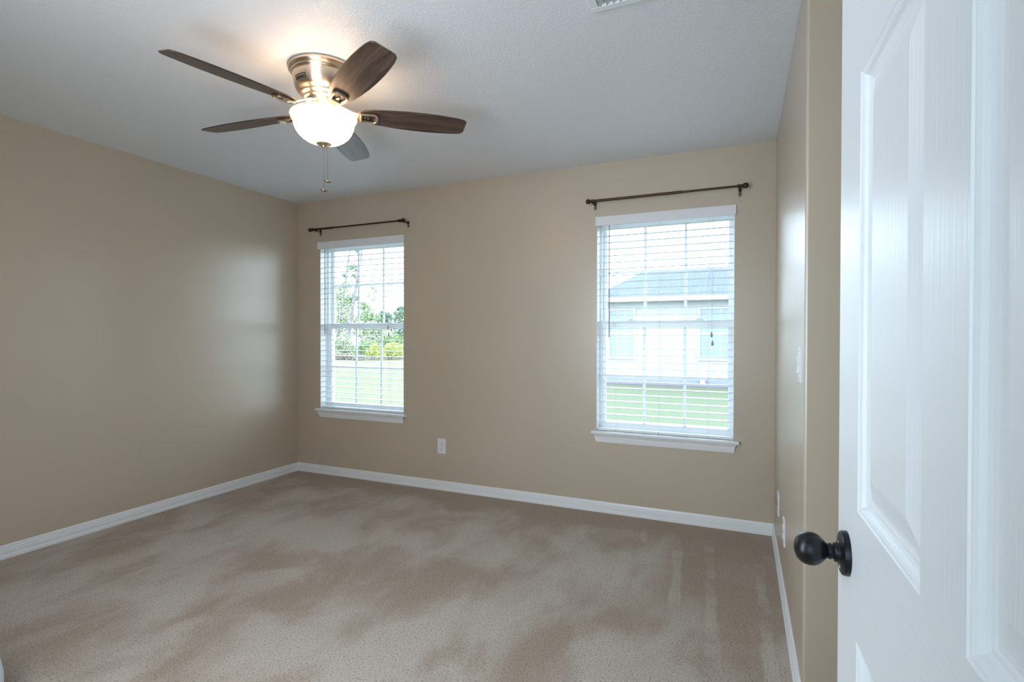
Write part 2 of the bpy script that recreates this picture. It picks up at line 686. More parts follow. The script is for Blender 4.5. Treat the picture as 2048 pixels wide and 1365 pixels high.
def make_window(idx, w):
    x0, x1, z0, z1 = w['x0'], w['x1'], w['z0'], w['z1']
    root = bpy.data.objects.new('window_%d' % idx, None)
    C.objects.link(root)
    struct(root)
    zm = 1.325
    b = MB()
    rect_frame(b, x0, x1, z0 - .02, z1, .088, .165, .018, .018, .025, .03)
    # white liner on the jambs and head of the opening
    b.box((x0, .0, z0), (x0 + .002, .088, z1))
    b.box((x1 - .002, .0, z0), (x1, .088, z1))
    b.box((x0 + .002, .0, z1 - .002), (x1 - .002, .088, z1))
    b.build('window_frame', MT['vinyl'], root, bevel=.002)
    g0, g1 = x0 + .04, x1 - .037
    for nm, ya, yb, za, zb, m in (('upper_sash', .130, .155, zm - .018, z1 - .03, 'u'), ('lower_sash', .098, .126, z0 + .006, zm + .020, 'l')):
        b = MB()
        rb = .036 if m == 'u' else .045
        rt_ = .03 if m == 'u' else .048
        rect_frame(b, x0 + .018, x1 - .018, za, zb, ya, yb, .022, .019, rb, rt_)
        ga, gb = za + rb, zb - rt_
        yc = (ya + yb) / 2
        for k in (1, 2):
            xm = g0 + (g1 - g0) * k / 3
            b.box((xm - .0095, yc - .006, ga), (xm + .0095, yc + .006, gb))
        zz = (ga + gb) / 2 + (.012 if m == 'u' else -.012)
        b.box((g0 - .01, yc - .0065, zz - .0095), (g1 + .01, yc + .0065, zz + .0095))
        if m == 'l':
            b.box((x0 + .05, ya - .012, zb - .012), (x1 - .05, ya, zb - .002))
        sash = b.build(nm, MT['vinyl'], root, bevel=.002)
        MB().box((g0 - .005, yc - .0015, ga - .005), (g1 + .005, yc + .0015, gb + .005)).build('glass_pane', MT['glass'], sash)
    for k in (.24, .76):
        xm = x0 + (x1 - x0) * k
        b = MB().box((xm - .03, .102, zm + .020), (xm + .03, .124, zm + .027))
        b.box((xm - .012, .090, zm + .027), (xm + .02, .118, zm + .036))
        b.build('sash_lock', MT['vinyl'], root, bevel=.003)
    # stool with horns and moulded apron
    b = MB()
    b.box((x0 + .002, -.001, z0 - .022), (x1 - .002, .09, z0))
    st = [(0, -.022), (.030, -.022), (.036, -.019), (.039, -.011), (.036, -.003), (.030, 0), (0, 0)]
    b.extrude(st, (x0 - .030, 0, z0), (x1 + .032, 0, z0), (0, -1, 0))
    b.build('window_sill', MT['trim'], root, smooth=30)
    ap = [(0, -.022), (.026, -.022), (.024, -.030), (.017, -.040), (.017, -.050), (.013, -.053), (.013, -.064), (.008, -.078), (0, -.078)]
    b = MB().extrude(ap, (x0 + .004, 0, z0), (x1 - .004, 0, z0), (0, -1, 0), -.75, -.75)
    b.build('apron', MT['trim'], root, smooth=25)
    return root


make_window(1, W1)
make_window(2, W2)
# unseen window frame added around the fill light behind the camera
b = MB()
rect_frame(b, 2.05, 2.95, .6, 2.12, FY - .115, FY - .09, .04, .04, .04, .04)
struct(b.build('window_3', MT['vinyl']))


# ------------------------------------------------------------------ blinds
def make_blind(w, vx0, vx1, label, wand_x, cord_x, wand_end, cord_end):
    x0, x1, z0 = w['x0'] + .006, w['x1'] - .006, w['z0']
    root = thing('window_blind', ((x0 + x1) / 2, .03, z0), label, 'blind', 'white window blinds')
    L = Matrix.Translation(-root.location)
    def part(b, nm, m, **kw):
        b.bm.transform(L)
        return b.build(nm, m, root, **kw)
    b = MB()
    b.box((vx0, -.014, 2.004), (vx1, -.004, 2.0675))
    b.box((vx0, -.004, 2.004), (vx0 + .006, -.0005, 2.0675))
    b.box((vx1 - .006, -.004, 2.004), (vx1, -.0005, 2.0675))
    part(b, 'valance', MT['valance'], bevel=.002)
    b = MB().box((x0, .008, 2.018), (x1, .058, 2.066))
    part(b, 'headrail', MT['vinyl'])
    b = MB()
    zt, sp = 1.9815, .0462
    n_ = int((zt - (z0 + .035)) / sp) + 1
    for k in range(n_):
        zc = zt - k * sp
        dip = .0
        m = Matrix.Translation((0, .034, zc)) @ Matrix.Rotation(R(2.0), 4, 'X')
        b.box((x0, -.0245, -.0014), (x1, .0245, .0014), m)
    part(b, 'slats', MT['slat'], bevel=.0008)
    b = MB().box((x0, .010, z0 + .0015), (x1, .058, z0 + .018))
    part(b, 'bottom_rail', MT['slat'], bevel=.003)
    b = MB()
    for q in (.145, .475, .83):
        xx = x0 + (x1 - x0) * q
        for yy in (.0085, .0595):
            b.tube([(xx, yy, 2.02), (xx, yy, z0 + .016)], .0007, 5)
        b.tube([(xx + .006, .034, 2.02), (xx + .006, .034, z0 + .016)], .0006, 5)
    part(b, 'ladder_cords', MT['cord'])
    for q in (.145, .475, .83):
        b = MB()
        xx = x0 + (x1 - x0) * q
        b.lathe([(.004, 0), (.004, .002)], 10, Matrix.Translation((xx, .010, z0 + .010)) @ Matrix.Rotation(R(90), 4, 'X'))
        part(b, 'rail_plug', MT['tassel'])
    b = MB()
    b.tube([(wand_x, -.0015, 2.015), (wand_x, .001, 1.98), (wand_x, .001, wand_end)], .0042, 8)
    b.tube([(wand_x, .001, wand_end), (wand_x, .001, wand_end - .012)], .0052, 8)
    part(b, 'tilt_wand', MT['wand'], smooth=40)
    b = MB()
    b.tube([(cord_x - .003, -.001, 2.01), (cord_x - .003, .001, cord_end)], .0009, 5)
    b.tube([(cord_x + .003, -.001, 2.01), (cord_x + .003, .001, cord_end - .055)], .0009, 5)
    lc = part(b, 'lift_cord', MT['cord'])
    for dx, ze in ((-.003, cord_end), (.003, cord_end - .055)):
        b = MB().lathe([(.0015, 0), (.005, -.004), (.0078, -.022), (.0078, -.028), (.005, -.034)], 14, Matrix.Translation(Vector((cord_x + dx, .001, ze + .004)) - root.location))
        b.build('cord_tassel', MT['tassel'], lc, smooth=40)
    return root


make_blind(W1, .243, 1.166, 'white horizontal slat blind in the left window, trees showing through it', .318, 1.005, 1.262, 1.315)
make_blind(W2, 2.779, 3.685, 'white horizontal slat blind in the right window, a pale house showing through it', 2.875, 3.545, 1.238, 1.258)


# ------------------------------------------------------------------ curtain rods
def make_rod(xa, xb, z, ba, bb, xs, label):
    y = -.06
    root = thing('curtain_rod', ((xa + xb) / 2, 0, z), label, 'curtain rod', 'bronze curtain rods')
    L = Matrix.Translation(-root.location)
    b = MB()
    b.tube([(xa + .05, y, z), (xs, y, z)], .0088, 14)
    b.tube([(xs, y, z), (xs + .004, y, z)], .0082, 14)
    b.tube([(xs + .004, y, z), (xb - .05, y, z)], .0066, 14)
    b.bm.transform(L)
    b.build('rod', MT['bronze'], root, smooth=40)
    for xe, sgn in ((xa, 1), (xb, -1)):
        prof = [(.001, 0), (.009, .002), (.0155, .008), (.0178, .0175), (.0155, .027), (.010, .0325), (.0075, .035), (.0075, .038), (.0115, .0395), (.0115, .0435),
                (.0085, .045), (.0085, .050), (.0125, .052), (.0125, .057), (.0095, .0585), (.0095, .066)]
        m = Matrix.Translation((xe, y, z)) @ Matrix.Rotation(R(90) * sgn, 4, 'Y')
        b = MB().lathe(prof, 20, m)
        b.bm.transform(L)
        b.build('finial', MT['bronze'], root, smooth=40)
    for xq in (ba, bb):
        b = MB()
        b.box((xq - .008, -.004, z - .048), (xq + .008, 0, z + .005))
        b.box((xq - .008, y - .004, z - .016), (xq + .008, -.004, z - .0125))
        for k in range(9):
            a0, a1 = R(180 + 180 * k / 9), R(180 + 180 * (k + 1) / 9)
            p = [(y + math.cos(a) * rr, z + math.sin(a) * rr) for a in (a0, a1) for rr in (.0095, .0125)]
            b.quad((xq - .007, *p[0]), (xq + .007, *p[0]), (xq + .007, *p[2]), (xq - .007, *p[2]))
            b.quad((xq - .007, *p[1]), (xq - .007, *p[3]), (xq + .007, *p[3]), (xq + .007, *p[1]))
            for xx in (xq - .007, xq + .007):
                b.quad((xx, *p[0]), (xx, *p[1]), (xx, *p[3]), (xx, *p[2]))
        b.bm.transform(L)
        br = b.build('wall_bracket', MT['bracket'], root, recalc=True)
        b = MB()
        for dz in (-.026, -.040):
            b.lathe([(.0035, 0), (.003, .0015)], 10, L @ Matrix.Translation((xq, -.004, z + dz)) @ Matrix.Rotation(R(90), 4, 'X'))
        b.build('bracket_screw', MT['plate'], br)
    return root


make_rod(.190, 1.213, 2.172, .272, 1.206, .46, 'dark bronze curtain rod with ball ends above the left window')
make_rod(2.722, 3.756, 2.168, 2.775, 3.706, 3.36, 'dark bronze curtain rod with ball ends above the right window')


# ------------------------------------------------------------------ electrical plates
def plate_thing(name, loc, rz, label, cat, kind, group=None):
    """plate in local xz, facing local -y"""
    root = thing(name, loc, label, cat, group, rz)
    b = MB()
    hw, hh, d = .0375, .0605, .006
    P = [(hw, hh), (hw, -hh), (-hw, -hh), (-hw, hh)]
    a = [b.bm.verts.new((x, 0, z)) for x, z in P]
    c = [b.bm.verts.new((x, -.003, z)) for x, z in P]
    e = [b.bm.verts.new((x * .93, -d, z * .955)) for x, z in P]
    for u, v in ((a, c), (c, e)):
        for k in range(4):
            b.face([u[k], u[(k + 1) % 4], v[(k + 1) % 4], v[k]])
    b.face(a)
    b.face(e)
    b.build('cover_plate', MT['plate'], root)
    if kind == 'duplex':
        for zc in (.0195, -.0195):
            b = MB()
            for k in range(1):
                b.lathe([(.0172, -.0), (.0172, .0035), (.0165, .0042)], 24, Matrix.Translation((0, -.0055, zc)) @ Matrix.Rotation(R(90), 4, 'X') @ Matrix.Diagonal((1, .82, 1, 1)))
            rc = b.build('receptacle', MT['plate'], root, smooth=40)
            b = MB()
            for dx, hh2 in ((-.0065, .0042), (.0065, .0034)):
                b.box((dx - .0012, -.0102, zc - hh2 + .003), (dx + .0012, -.0095, zc + hh2 + .003))
            b.lathe([(.0026, 0), (.0026, .0007)], 10, Matrix.Translation((0, -.0096, zc - .0085)) @ Matrix.Rotation(R(90), 4, 'X'))
            b.build('plug_slots', MT['slot'], rc)
        b = MB().lathe([(.003, 0), (.0025, .0012)], 12, Matrix.Translation((0, -.006, 0)) @ Matrix.Rotation(R(90), 4, 'X'))
        b.build('plate_screw', MT['tassel'], root)
    elif kind == 'coax':
        b = MB().lathe([(.008, 0), (.008, .004), (.0048, .004), (.0048, .012), (.0035, .012), (.0035, .0145)], 14, Matrix.Translation((0, -.006, 0)) @ Matrix.Rotation(R(90), 4, 'X'))
        b.build('cable_connector', MT['brass'], root, smooth=40)
        for zc in (.042, -.042):
            MB().lathe([(.003, 0), (.0025, .0012)], 12, Matrix.Translation((0, -.006, zc)) @ Matrix.Rotation(R(90), 4, 'X')).build('plate_screw', MT['plate'], root)
    else:
        fr = MB()
        rect_frame(fr, -.0175, .0175, -.0345, .0345, -.0075, -.0055, .0022, .0022, .002, .002)
        fr.build('switch_frame', MT['plate'], root)
        b = MB()
        sec = [(-.006, .032), (-.0135, .026), (-.0115, .010), (-.0095, 0), (-.0110, -.012), (-.0135, -.027), (-.006, -.032)]
        l_ = [b.bm.verts.new((-.0145, y, z)) for y, z in sec]
        r_ = [b.bm.verts.new((.0145, y, z)) for y, z in sec]
        for k in range(len(sec)):
            k2 = (k + 1) % len(sec)
            b.face([l_[k], l_[k2], r_[k2], r_[k]])
        b.face(l_)
        b.face(r_)
        b.build('rocker_paddle', MT['plate'], root, bevel=.0012)
        for zc in (.048, -.048):
            MB().lathe([(.003, 0), (.0025, .0012)], 12, Matrix.Translation((0, -.006, zc)) @ Matrix.Rotation(R(90), 4, 'X')).build('plate_screw', MT['tassel'], root)
    return root


plate_thing('wall_outlet', (1.5265, 0, .351), 0, 'white duplex power outlet on the tan wall below and between the two windows', 'outlet', 'duplex', 'power outlets')
plate_thing('cable_outlet', (RW, -.435, .326), R(-90), 'white cover plate with a metal cable connector, nearer the back corner', 'cable outlet', 'coax')
plate_thing('wall_outlet', (RW, -.862, .318), R(-90), 'white power outlet low on the right wall, beside the cable plate', 'outlet', 'duplex', 'power outlets')
plate_thing('light_switch', (RW, -1.565, 1.136), R(-90), 'white rocker light switch on the right wall by its near corner', 'light switch', 'switch')

# nail holes left in the wall under the rod brackets
b = MB()
for (x, z) in ((3.708, 2.112), (3.709, 2.090), (2.778, 2.085), (1.21, 2.105)):
    b.lathe([(.0026, 0), (.002, .0006)], 8, Matrix.Translation((x, 0, z)) @ Matrix.Rotation(R(90), 4, 'X'))
b.build('nail_holes', MT['slot'], wall_back)

# ------------------------------------------------------------------ ceiling register
vx0, vx1, vy1, vy0 = 3.212, 3.562, -1.712, -1.912
root = thing('ceiling_vent', ((vx0 + vx1) / 2, (vy0 + vy1) / 2, H), 'white louvred air vent at the top edge of the ceiling', 'vent')
L = Matrix.Translation(-root.location)
b = MB()
fw_ = .030
for (a, c) in (((vx0, vy0), (vx1, vy0 + fw_)), ((vx0, vy1 - fw_), (vx1, vy1)), ((vx0, vy0 + fw_), (vx0 + fw_, vy1 - fw_)), ((vx1 - fw_, vy0 + fw_), (vx1, vy1 - fw_))):
    b.box((a[0], a[1], H - .013), (c[0], c[1], H))
b.bm.transform(L)
b.build('vent_frame', MT['vent'], root, bevel=.003)
b = MB().box((vx0 + fw_, vy0 + fw_, H - .001), (vx1 - fw_, vy1 - fw_, H))
b.bm.transform(L)
b.build('duct_backing', MT['ventdark'], root)
for k in range(12):
    xx = vx0 + fw_ + .012 + k * (vx1 - vx0 - 2 * fw_ - .024) / 11
    tilt = R(-38) if xx < (vx0 + vx1) / 2 else R(38)
    b = MB()
    m = L @ Matrix.Translation((xx, 0, H - .0085)) @ Matrix.Rotation(tilt, 4, 'Y')
    b.box((-.0095, vy0 + fw_, -.0008), (.0095, vy1 - fw_, .0008), m)
    b.build('louver', MT['vent'], root)

# ------------------------------------------------------------------ ceiling fan
FX, FYc = 1.975, -1.767
FC = Vector((FX, FYc, H))
fan = thing('ceiling_fan', FC, 'brushed nickel ceiling fan with five dark wood blades and a lit bowl', 'ceiling fan')


def zl(z):
    return z - H


b = MB()
prof = [(.148, 0), (.152, -.006), (.152, -.014), (.147, -.021), (.141, -.026), (.140, -.031), (.137, -.034), (.1335, -.038), (.133, -.042),
        (.131, -.060), (.127, -.080), (.120, -.098), (.113, -.106), (.102, -.111), (.099, -.113), (.099, -.122), (.090, -.126), (.0865, -.128), (.0865, -.138), (.079, -.142), (.076, -.150), (.076, -.158), (.05, -.160)]
b.lathe(prof, 64)
housing = b.build('motor_housing', MT['nickel'], fan, smooth=35)
# maker's badge on the drum: a dark-edged plate with a dark bar of lettering
ba = R(263)
b = MB()
bi = MB()


def drum(a, z, off=0.):
    rr = .133
    for (r0, z0_), (r1, z1_) in zip(prof, prof[1:]):
        if z1_ <= z <= z0_:
            rr = r0 + (r1 - r0) * (z0_ - z) / (z0_ - z1_)
    rr += off
    return Vector((rr * math.cos(a), rr * math.sin(a), z))


bw, bh, bz = .25, .0095, -.078
for k in range(8):
    a0, a1 = ba - bw + 2 * bw * k / 8, ba - bw + 2 * bw * (k + 1) / 8
    b.quad(drum(a0, bz - bh, .0012), drum(a1, bz - bh, .0012), drum(a1, bz + bh, .0012), drum(a0, bz + bh, .0012))
    for za, zb in ((bz + bh - .0035, bz + bh), (bz - bh, bz - bh + .003), (bz - .0055, bz + .0005)):
        if za == bz - .0055 and k in (0, 7):
            continue
        bi.quad(drum(a0, za, .0018), drum(a1, za, .0018), drum(a1, zb, .0018), drum(a0, zb, .0018))
for a0, a1 in ((ba - bw, ba - bw + .02), (ba + bw - .025, ba + bw)):
    bi.quad(drum(a0, bz - bh, .0018), drum(a1, bz - bh, .0018), drum(a1, bz + bh, .0018), drum(a0, bz + bh, .0018))
badge = b.build('badge', MT['badge'], fan, recalc=True)
bi.build('badge_lettering', MT['badge_ink'], badge)

b = MB().lathe([(.058, -.158), (.062, -.163), (.062, -.176), (.052, -.180), (.052, -.190), (.064, -.194), (.066, -.204), (.060, -.208)], 48)
b.build('switch_housing', MT['nickel'], fan, smooth=35)

# blades: local x runs out along the blade
phi0 = 4.528
tilt_dir = R(43)
BL = [(.150, .026), (.158, .036), (.175, .044), (.23, .055), (.30, .0635), (.37, .0685), (.44, .0705), (.51, .0695), (.57, .0655), (.615, .0605), (.640, .0555), (.651, .050), (.658, .042), (.660, .030)]
for k in range(5):
    a = phi0 + k * 2 * math.pi / 5
    sag = math.tan(R(1.75)) * math.cos(a - tilt_dir)
    mt = Matrix.Translation((0, 0, zl(2.252))) @ Matrix.Rotation(a, 4, 'Z') @ Matrix.Rotation(-math.atan(sag), 4, 'Y') @ Matrix.Rotation(R(-13.5), 4, 'X')
    b = MB()
    outline = [(x, w) for x, w in BL] + [(x, -w) for x, w in reversed(BL)]
    top = [b.bm.verts.new((x, y, .0028)) for x, y in outline]
    bot = [b.bm.verts.new((x, y, -.0028)) for x, y in outline]
    n_ = len(outline)
    for i in range(n_):
        b.face([bot[i], bot[(i + 1) % n_], top[(i + 1) % n_], top[i]])
    m_ = len(BL)
    for vs in (top, bot):
        for i in range(m_ - 1):
            b.face([vs[i], vs[i + 1], vs[n_ - 2 - i], vs[n_ - 1 - i]])
    bl = b.build('fan_blade', MT['blade'], fan, smooth=30, mtx=mt, bevel=.0016)
    # bracket: arm from the hub and a D-shaped loop under the blade
    b = MB()
    arm = [(.058, .020, .030), (.085, .013, .027), (.115, .012, .010), (.145, .017, -.004), (.165, .026, -.0095)]
    for i in range(len(arm) - 1):
        (xa, wa, za), (xb, wb, zb) = arm[i], arm[i + 1]
        v = [b.bm.verts.new(p) for p in ((xa, -wa, za), (xa, wa, za), (xa, wa, za + .007), (xa, -wa, za + .007), (xb, -wb, zb), (xb, wb, zb), (xb, wb, zb + .007), (xb, -wb, zb + .007))]
        for q in ((0, 3, 2, 1), (4, 5, 6, 7), (0, 1, 5, 4), (1, 2, 6, 5), (2, 3, 7, 6), (3, 0, 4, 7)):
            b.face([v[j] for j in q])
    loop = [(.163, -.024), (.163, .024), (.222, .030), (.233, .022), (.236, 0), (.233, -.022), (.222, -.030)]
    b.tube([(x, y, -.0095) for x, y in loop + loop[:2]], .0062, 8, caps=False)
    b.box((.175, -.006, -.009), (.185, .006, -.0028))
    b.lathe([(.005, -.012), (.005, -.0028)], 12, Matrix.Translation((.195, 0, 0)))
    b.build('blade_bracket', MT['nickel'], bl, smooth=40)

# glass bowl, open at the top
outer = [(.1415, zl(2.2345)), (.1450, zl(2.2315)), (.1455, zl(2.2265)), (.1430, zl(2.2215)), (.1360, zl(2.2155)), (.1335, zl(2.210)), (.1330, zl(2.200)), (.130, zl(2.184)),
         (.123, zl(2.166)), (.112, zl(2.149)), (.097, zl(2.134)), (.078, zl(2.1215)), (.055, zl(2.113)), (.030, zl(2.1085)), (.010, zl(2.107))]
inner = [(max(.008, r - .004), z + .003) for r, z in outer]
b = MB()
b.lathe(outer + list(reversed(inner)), 64, cap0=False, cap1=False)
# close the lip
b.bm.verts.ensure_lookup_table()
n_ = len(outer) * 2
for k in range(64):
    k2 = (k + 1) % 64
    b.face([b.bm.verts[k], b.bm.verts[(n_ - 1) * 64 + k], b.bm.verts[(n_ - 1) * 64 + k2], b.bm.verts[k2]])
b.build('glass_bowl', MT['bowl'], fan, smooth=40)
b = MB().lathe([(.006, zl(2.205)), (.006, zl(2.116)), (.030, zl(2.112)), (.033, zl(2.106)), (.030, zl(2.103)), (.020, zl(2.100)), (.013, zl(2.097)), (.010, zl(2.091)), (.006, zl(2.086)), (.002, zl(2.084))], 32)
fin = b.build('bowl_finial', MT['nickel'], fan, smooth=35)
for dx, dy, zend in ((.000, 0, 1.897), (.0152, .006, 1.938)):
    b = MB()
    z0c = 2.088 if dx == 0 else 2.100
    zz = z0c
    while zz > zend + .004:
        b.sphere((dx, dy, zl(zz)), .0013, 6, 4)
        zz -= .0034
    b.tube([(dx, dy, zl(z0c + .003)), (dx, dy, zl(zend))], .00035, 4)
    pc = b.build('pull_chain', MT['darknickel'], fan)
    b = MB().lathe([(.002, .003), (.012, .0022), (.0145, 0), (.0145, -.003), (.012, -.0055), (.006, -.0055), (.005, -.0045), (.002, -.0045)], 24, Matrix.Translation((dx, dy, zl(zend))) @ Matrix.Rotation(R(14), 4, 'Y'))
    b.build('chain_pendant', MT['darknickel'], pc, smooth=40)
# the bulbs in the bowl
for k in range(3):
    a = R(75 + 120 * k)
    ld = bpy.data.lights.new('fan_bulb', 'POINT')
    ld.energy = BULB
    ld.color = BULB_C
    ld.shadow_soft_size = .018
    lo = bpy.data.objects.new('fan_bulb', ld)
    C.objects.link(lo)
    lo.parent = fan
    lo.location = (.108 * math.cos(a), .108 * math.sin(a), zl(2.231))

# ------------------------------------------------------------------ door, opened into the room
DW, DH, DT = .762, 2.018, .035
E_ = Vector((3.8506, -2.7650, 0))
dd = Vector((-.0244, .9997, 0))
HN = E_ - dd * DW
# local frame: y runs from hinge (0) to free edge (DW); x = outward normal of the hidden face; seen face at x = 0 facing -x
door = bpy.data.objects.new('door_1', None)
C.objects.link(door)
struct(door)
xd = Vector((dd.y, -dd.x, 0))
dm = Matrix((xd, dd, Vector((0, 0, 1)))).transposed().to_4x4()
dm.translation = HN + Vector((0, 0, .012))
door.matrix_world = dm
ST, PW = .114, .2225
ys = [0, ST, ST + PW, DW - ST - PW, DW - ST, DW]
zs = [0, .228, .853, 1.010, 1.538, 1.621, 1.905, DH]     # local heights
b = MB()


def flat(y0, y1, z0, z1, x=0.):
    b.quad((x, y0, z0), (x, y1, z0), (x, y1, z1), (x, y0, z1))


b.mi = 0
flat(ys[0], ys[1], 0, DH)
flat(ys[4], ys[5], 0, DH)
for za, zb in ((zs[1], zs[2]), (zs[3], zs[4]), (zs[5], zs[6])):
    flat(ys[2], ys[3], za, zb)
b.mi = 1
for za, zb in ((zs[0], zs[1]), (zs[2], zs[3]), (zs[4], zs[5]), (zs[6], zs[7])):
    flat(ys[1], ys[4], za, zb)
b.mi = 0
# moulded panels: (inset from the panel edge, depth into the door)
PP = [(0, 0), (.0015, .0015), (.0035, .0018), (.0065, .0035), (.0095, .0068), (.0125, .0085), (.0155, .0088), (.018, .0100), (.022, .0102), (.024, .0094), (.047, .0030), (.0485, .0024)]
for ya, yb in ((ys[1], ys[2]), (ys[3], ys[4])):
    for za, zb in ((zs[1], zs[2]), (zs[3], zs[4]), (zs[5], zs[6])):
        rings = []
        for ins, dep in PP:
            rings.append([b.bm.verts.new((dep, y, z)) for y, z in ((ya + ins, za + ins), (yb - ins, za + ins), (yb - ins, zb - ins), (ya + ins, zb - ins))])
        for i in range(len(rings) - 1):
            for k in range(4):
                b.face([rings[i][k], rings[i][(k + 1) % 4], rings[i + 1][(k + 1) % 4], rings[i + 1][k]])
        b.face(rings[-1])
# back and edges
b.quad((DT, 0, 0), (DT, 0, DH), (DT, DW, DH), (DT, DW, 0))
b.quad((0, 0, 0), (0, 0, DH), (DT, 0, DH), (DT, 0, 0))
b.quad((0, DW, 0), (DT, DW, 0), (DT, DW, DH), (0, DW, DH))
b.quad((0, 0, DH), (0, DW, DH), (DT, DW, DH), (DT, 0, DH))
b.quad((0, 0, 0), (DT, 0, 0), (DT, DW, 0), (0, DW, 0))
leaf = b.build('door_leaf', [MT['grain_z'], MT['grain_y']], door, recalc=False)
bm_ = bmesh.new()
bm_.from_mesh(leaf.data)
bmesh.ops.remove_doubles(bm_, verts=bm_.verts, dist=1e-5)
# the panelled face must look along -x
for f_ in bm_.faces:
    f_.normal_update()
    c_ = f_.calc_center_median()
    if c_.x < .02 and abs(f_.normal.x) > .05 and f_.normal.x > 0:
        f_.normal_flip()
bm_.to_mesh(leaf.data)
bm_.free()
KM = Matrix.Translation((0, DW - .060, .939)) @ Matrix.Rotation(R(-90), 4, 'Y')
rose = [(.0345, 0), (.0345, .004), (.0335, .0085), (.030, .0105), (.017, .012), (.0155, .0135), (.0155, .017), (.0145, .0185)]
KS = .82
rose = [(r * KS, z * KS) for r, z in rose]
kn = MB().lathe(rose, 48, KM).build('knob_rose', MT['knob'], door, smooth=35)
kb = [(.0115, .018), (.0115, .0255), (.0125, .0275), (.0125, .0300), (.0115, .0315), (.0125, .034), (.018, .0385), (.0230, .0445), (.0255, .0515), (.0260, .0575), (.0248, .0645), (.0215, .0710), (.016, .0760), (.008, .0790), (.001, .0798)]
kb = [(r * KS, z * KS - .0035) for r, z in kb]
MB().lathe(kb, 48, KM, cap0=False).build('door_knob', MT['knob'], door, smooth=50)
b = MB().lathe([(.0028, 0), (.0024, .0014)], 12, Matrix.Translation((-.0090, DW - .060 - .005, .939 - .0165)) @ Matrix.Rotation(R(-90), 4, 'Y'))
b.build('rose_screw', MT['tassel'], kn)
for z in (.2, 1.0, 1.8):
    MB().lathe([(.006, z - .045), (.006, z + .045)], 12, Matrix.Translation((-.004, -.006, 0))).build('hinge', MT['bracket'], door)

# ------------------------------------------------------------------ white rounded object at the lower left edge, kind unknown
BX, BY = 1.44, -2.871
prof = [(.150, 0), (.158, .004), (.165, .02), (.166, .10), (.1655, .118), (.1645, .120)]
binr = thing('wastebasket', (BX, BY, 0), 'white rounded bin cut off by the bottom left corner of the picture', 'bin')
MB().lathe(prof, 48).build('bin_body', MT['binwhite'], binr, smooth=40)
MB().lathe([(.163, .1205), (.166, .122), (.1655, .126), (.160, .16), (.148, .20), (.128, .235), (.10, .26), (.06, .276), (.002, .28)], 48).build('bin_lid', MT['binwhite'], binr, smooth=40)

# ------------------------------------------------------------------ outdoors
G = -.35
b = MB()
b.quad((-70, .3, G), (40, .3, G), (40, 70, G), (-70, 70, G))
struct(b.build('lawn', MT['lawn']))

# neighbour's house
HY = 14.54
hx0, hx1, hyb = -.80, 9.5, 20.6
house = thing('house', (4.0, HY, G), 'white sided single-storey house with grey shingle roof seen through the right window', 'house')
L = Matrix.Translation(-house.location)


def hpart(b, nm, m, parent=None, **kw):
    b.bm.transform(L)
    return b.build(nm, m, parent or house, **kw)


hpart(MB().box((hx0, HY, G + .22), (hx1, hyb, 2.52)), 'siding_wall', MT['siding'])
hpart(MB().box((hx0 - .01, HY - .02, G), (hx1 + .01, hyb, G + .22)), 'foundation', MT['foundation'])
ey, ez = HY - .40, 2.54
rx0, ry, rz = .21, HY + 3.06, 3.86
b = MB()
v = [b.bm.verts.new(p) for p in ((hx0 - .35, ey, ez), (hx1 + .4, ey, ez), (hx1 - 2.5, ry, rz), (rx0, ry, rz), (hx0 - .35, hyb + .4, ez), (hx1 + .4, hyb + .4, ez))]
for q in ((0, 1, 2, 3), (0, 3, 4), (1, 5, 2), (4, 3, 2, 5)):
    b.face([v[k] for k in q])
hpart(b, 'roof', MT['shingle'])
b = MB()
b.box((hx0 - .36, ey - .02, ez - .15), (hx1 + .4, ey, ez + .01))
b.box((hx0 - .36, ey, ez - .15), (hx1 + .4, HY, ez - .13))
hpart(b, 'fascia', MT['fascia'])
for (a, c) in ((-.575, .385), (2.39, 3.42)):
    b = MB()
    rect_frame(b, a, c, .45, 2.20, HY - .04, HY + .02, .07, .07, .07, .07)
    b.box((a + .07, HY - .03, 1.30), (c - .07, HY + .02, 1.36))
    wf = hpart(b, 'window_frame', MT['fascia'])
    hpart(MB().box((a + .06, HY - .012, .5), (c - .06, HY - .004, 2.15)), 'pane', MT['pane_dark'], wf)
    b = MB()
    for k in (1, 2):
        xm = a + (c - a) * k / 3
        b.box((xm - .012, HY - .02, .5), (xm + .012, HY - .012, 2.15))
    hpart(b, 'window_grid', MT['fascia'], wf)
b = MB().box((-3.5, HY - 1.0, G), (hx1, HY - .02, G + .05))
struct(b.build('mulch_bed', MT['mulch']))
b = MB().box((2.47, HY - .16, G + .05), (2.63, HY - .02, G + .24))
b.box((2.51, HY - .30, G + .05), (2.59, HY - .16, G + .12))
hpart(b, 'utility_box', MT['fascia'], bevel=.01)


def leaves(b, rng, c, rad, n, size, squash=1.0):
    for _ in range(n):
        while True:
            p = Vector((rng.uniform(-1, 1), rng.uniform(-1, 1), rng.uniform(-1, 1)))
            if p.length < 1:
                break
        p = Vector((p.x * rad, p.y * rad, p.z * rad * squash)) + Vector(c)
        d1 = Vector((rng.gauss(0, 1), rng.gauss(0, 1), rng.gauss(0, 1))).normalized()
        d2 = d1.orthogonal().normalized()
        s1, s2 = size * rng.uniform(.6, 1.3), size * rng.uniform(.3, .7)
        b.face([b.bm.verts.new(p + d1 * s1), b.bm.verts.new(p + d2 * s2), b.bm.verts.new(p - d1 * s1), b.bm.verts.new(p - d2 * s2)])


def wpt(px, py, Y):
    """point at depth Y seen at picture position (px, py)"""
    d = rt * ((px - 1024) / fpx) - up * ((py - 682.5) / fpx) + fw
    return CAM + d * ((Y - CAM.y) / d.y)


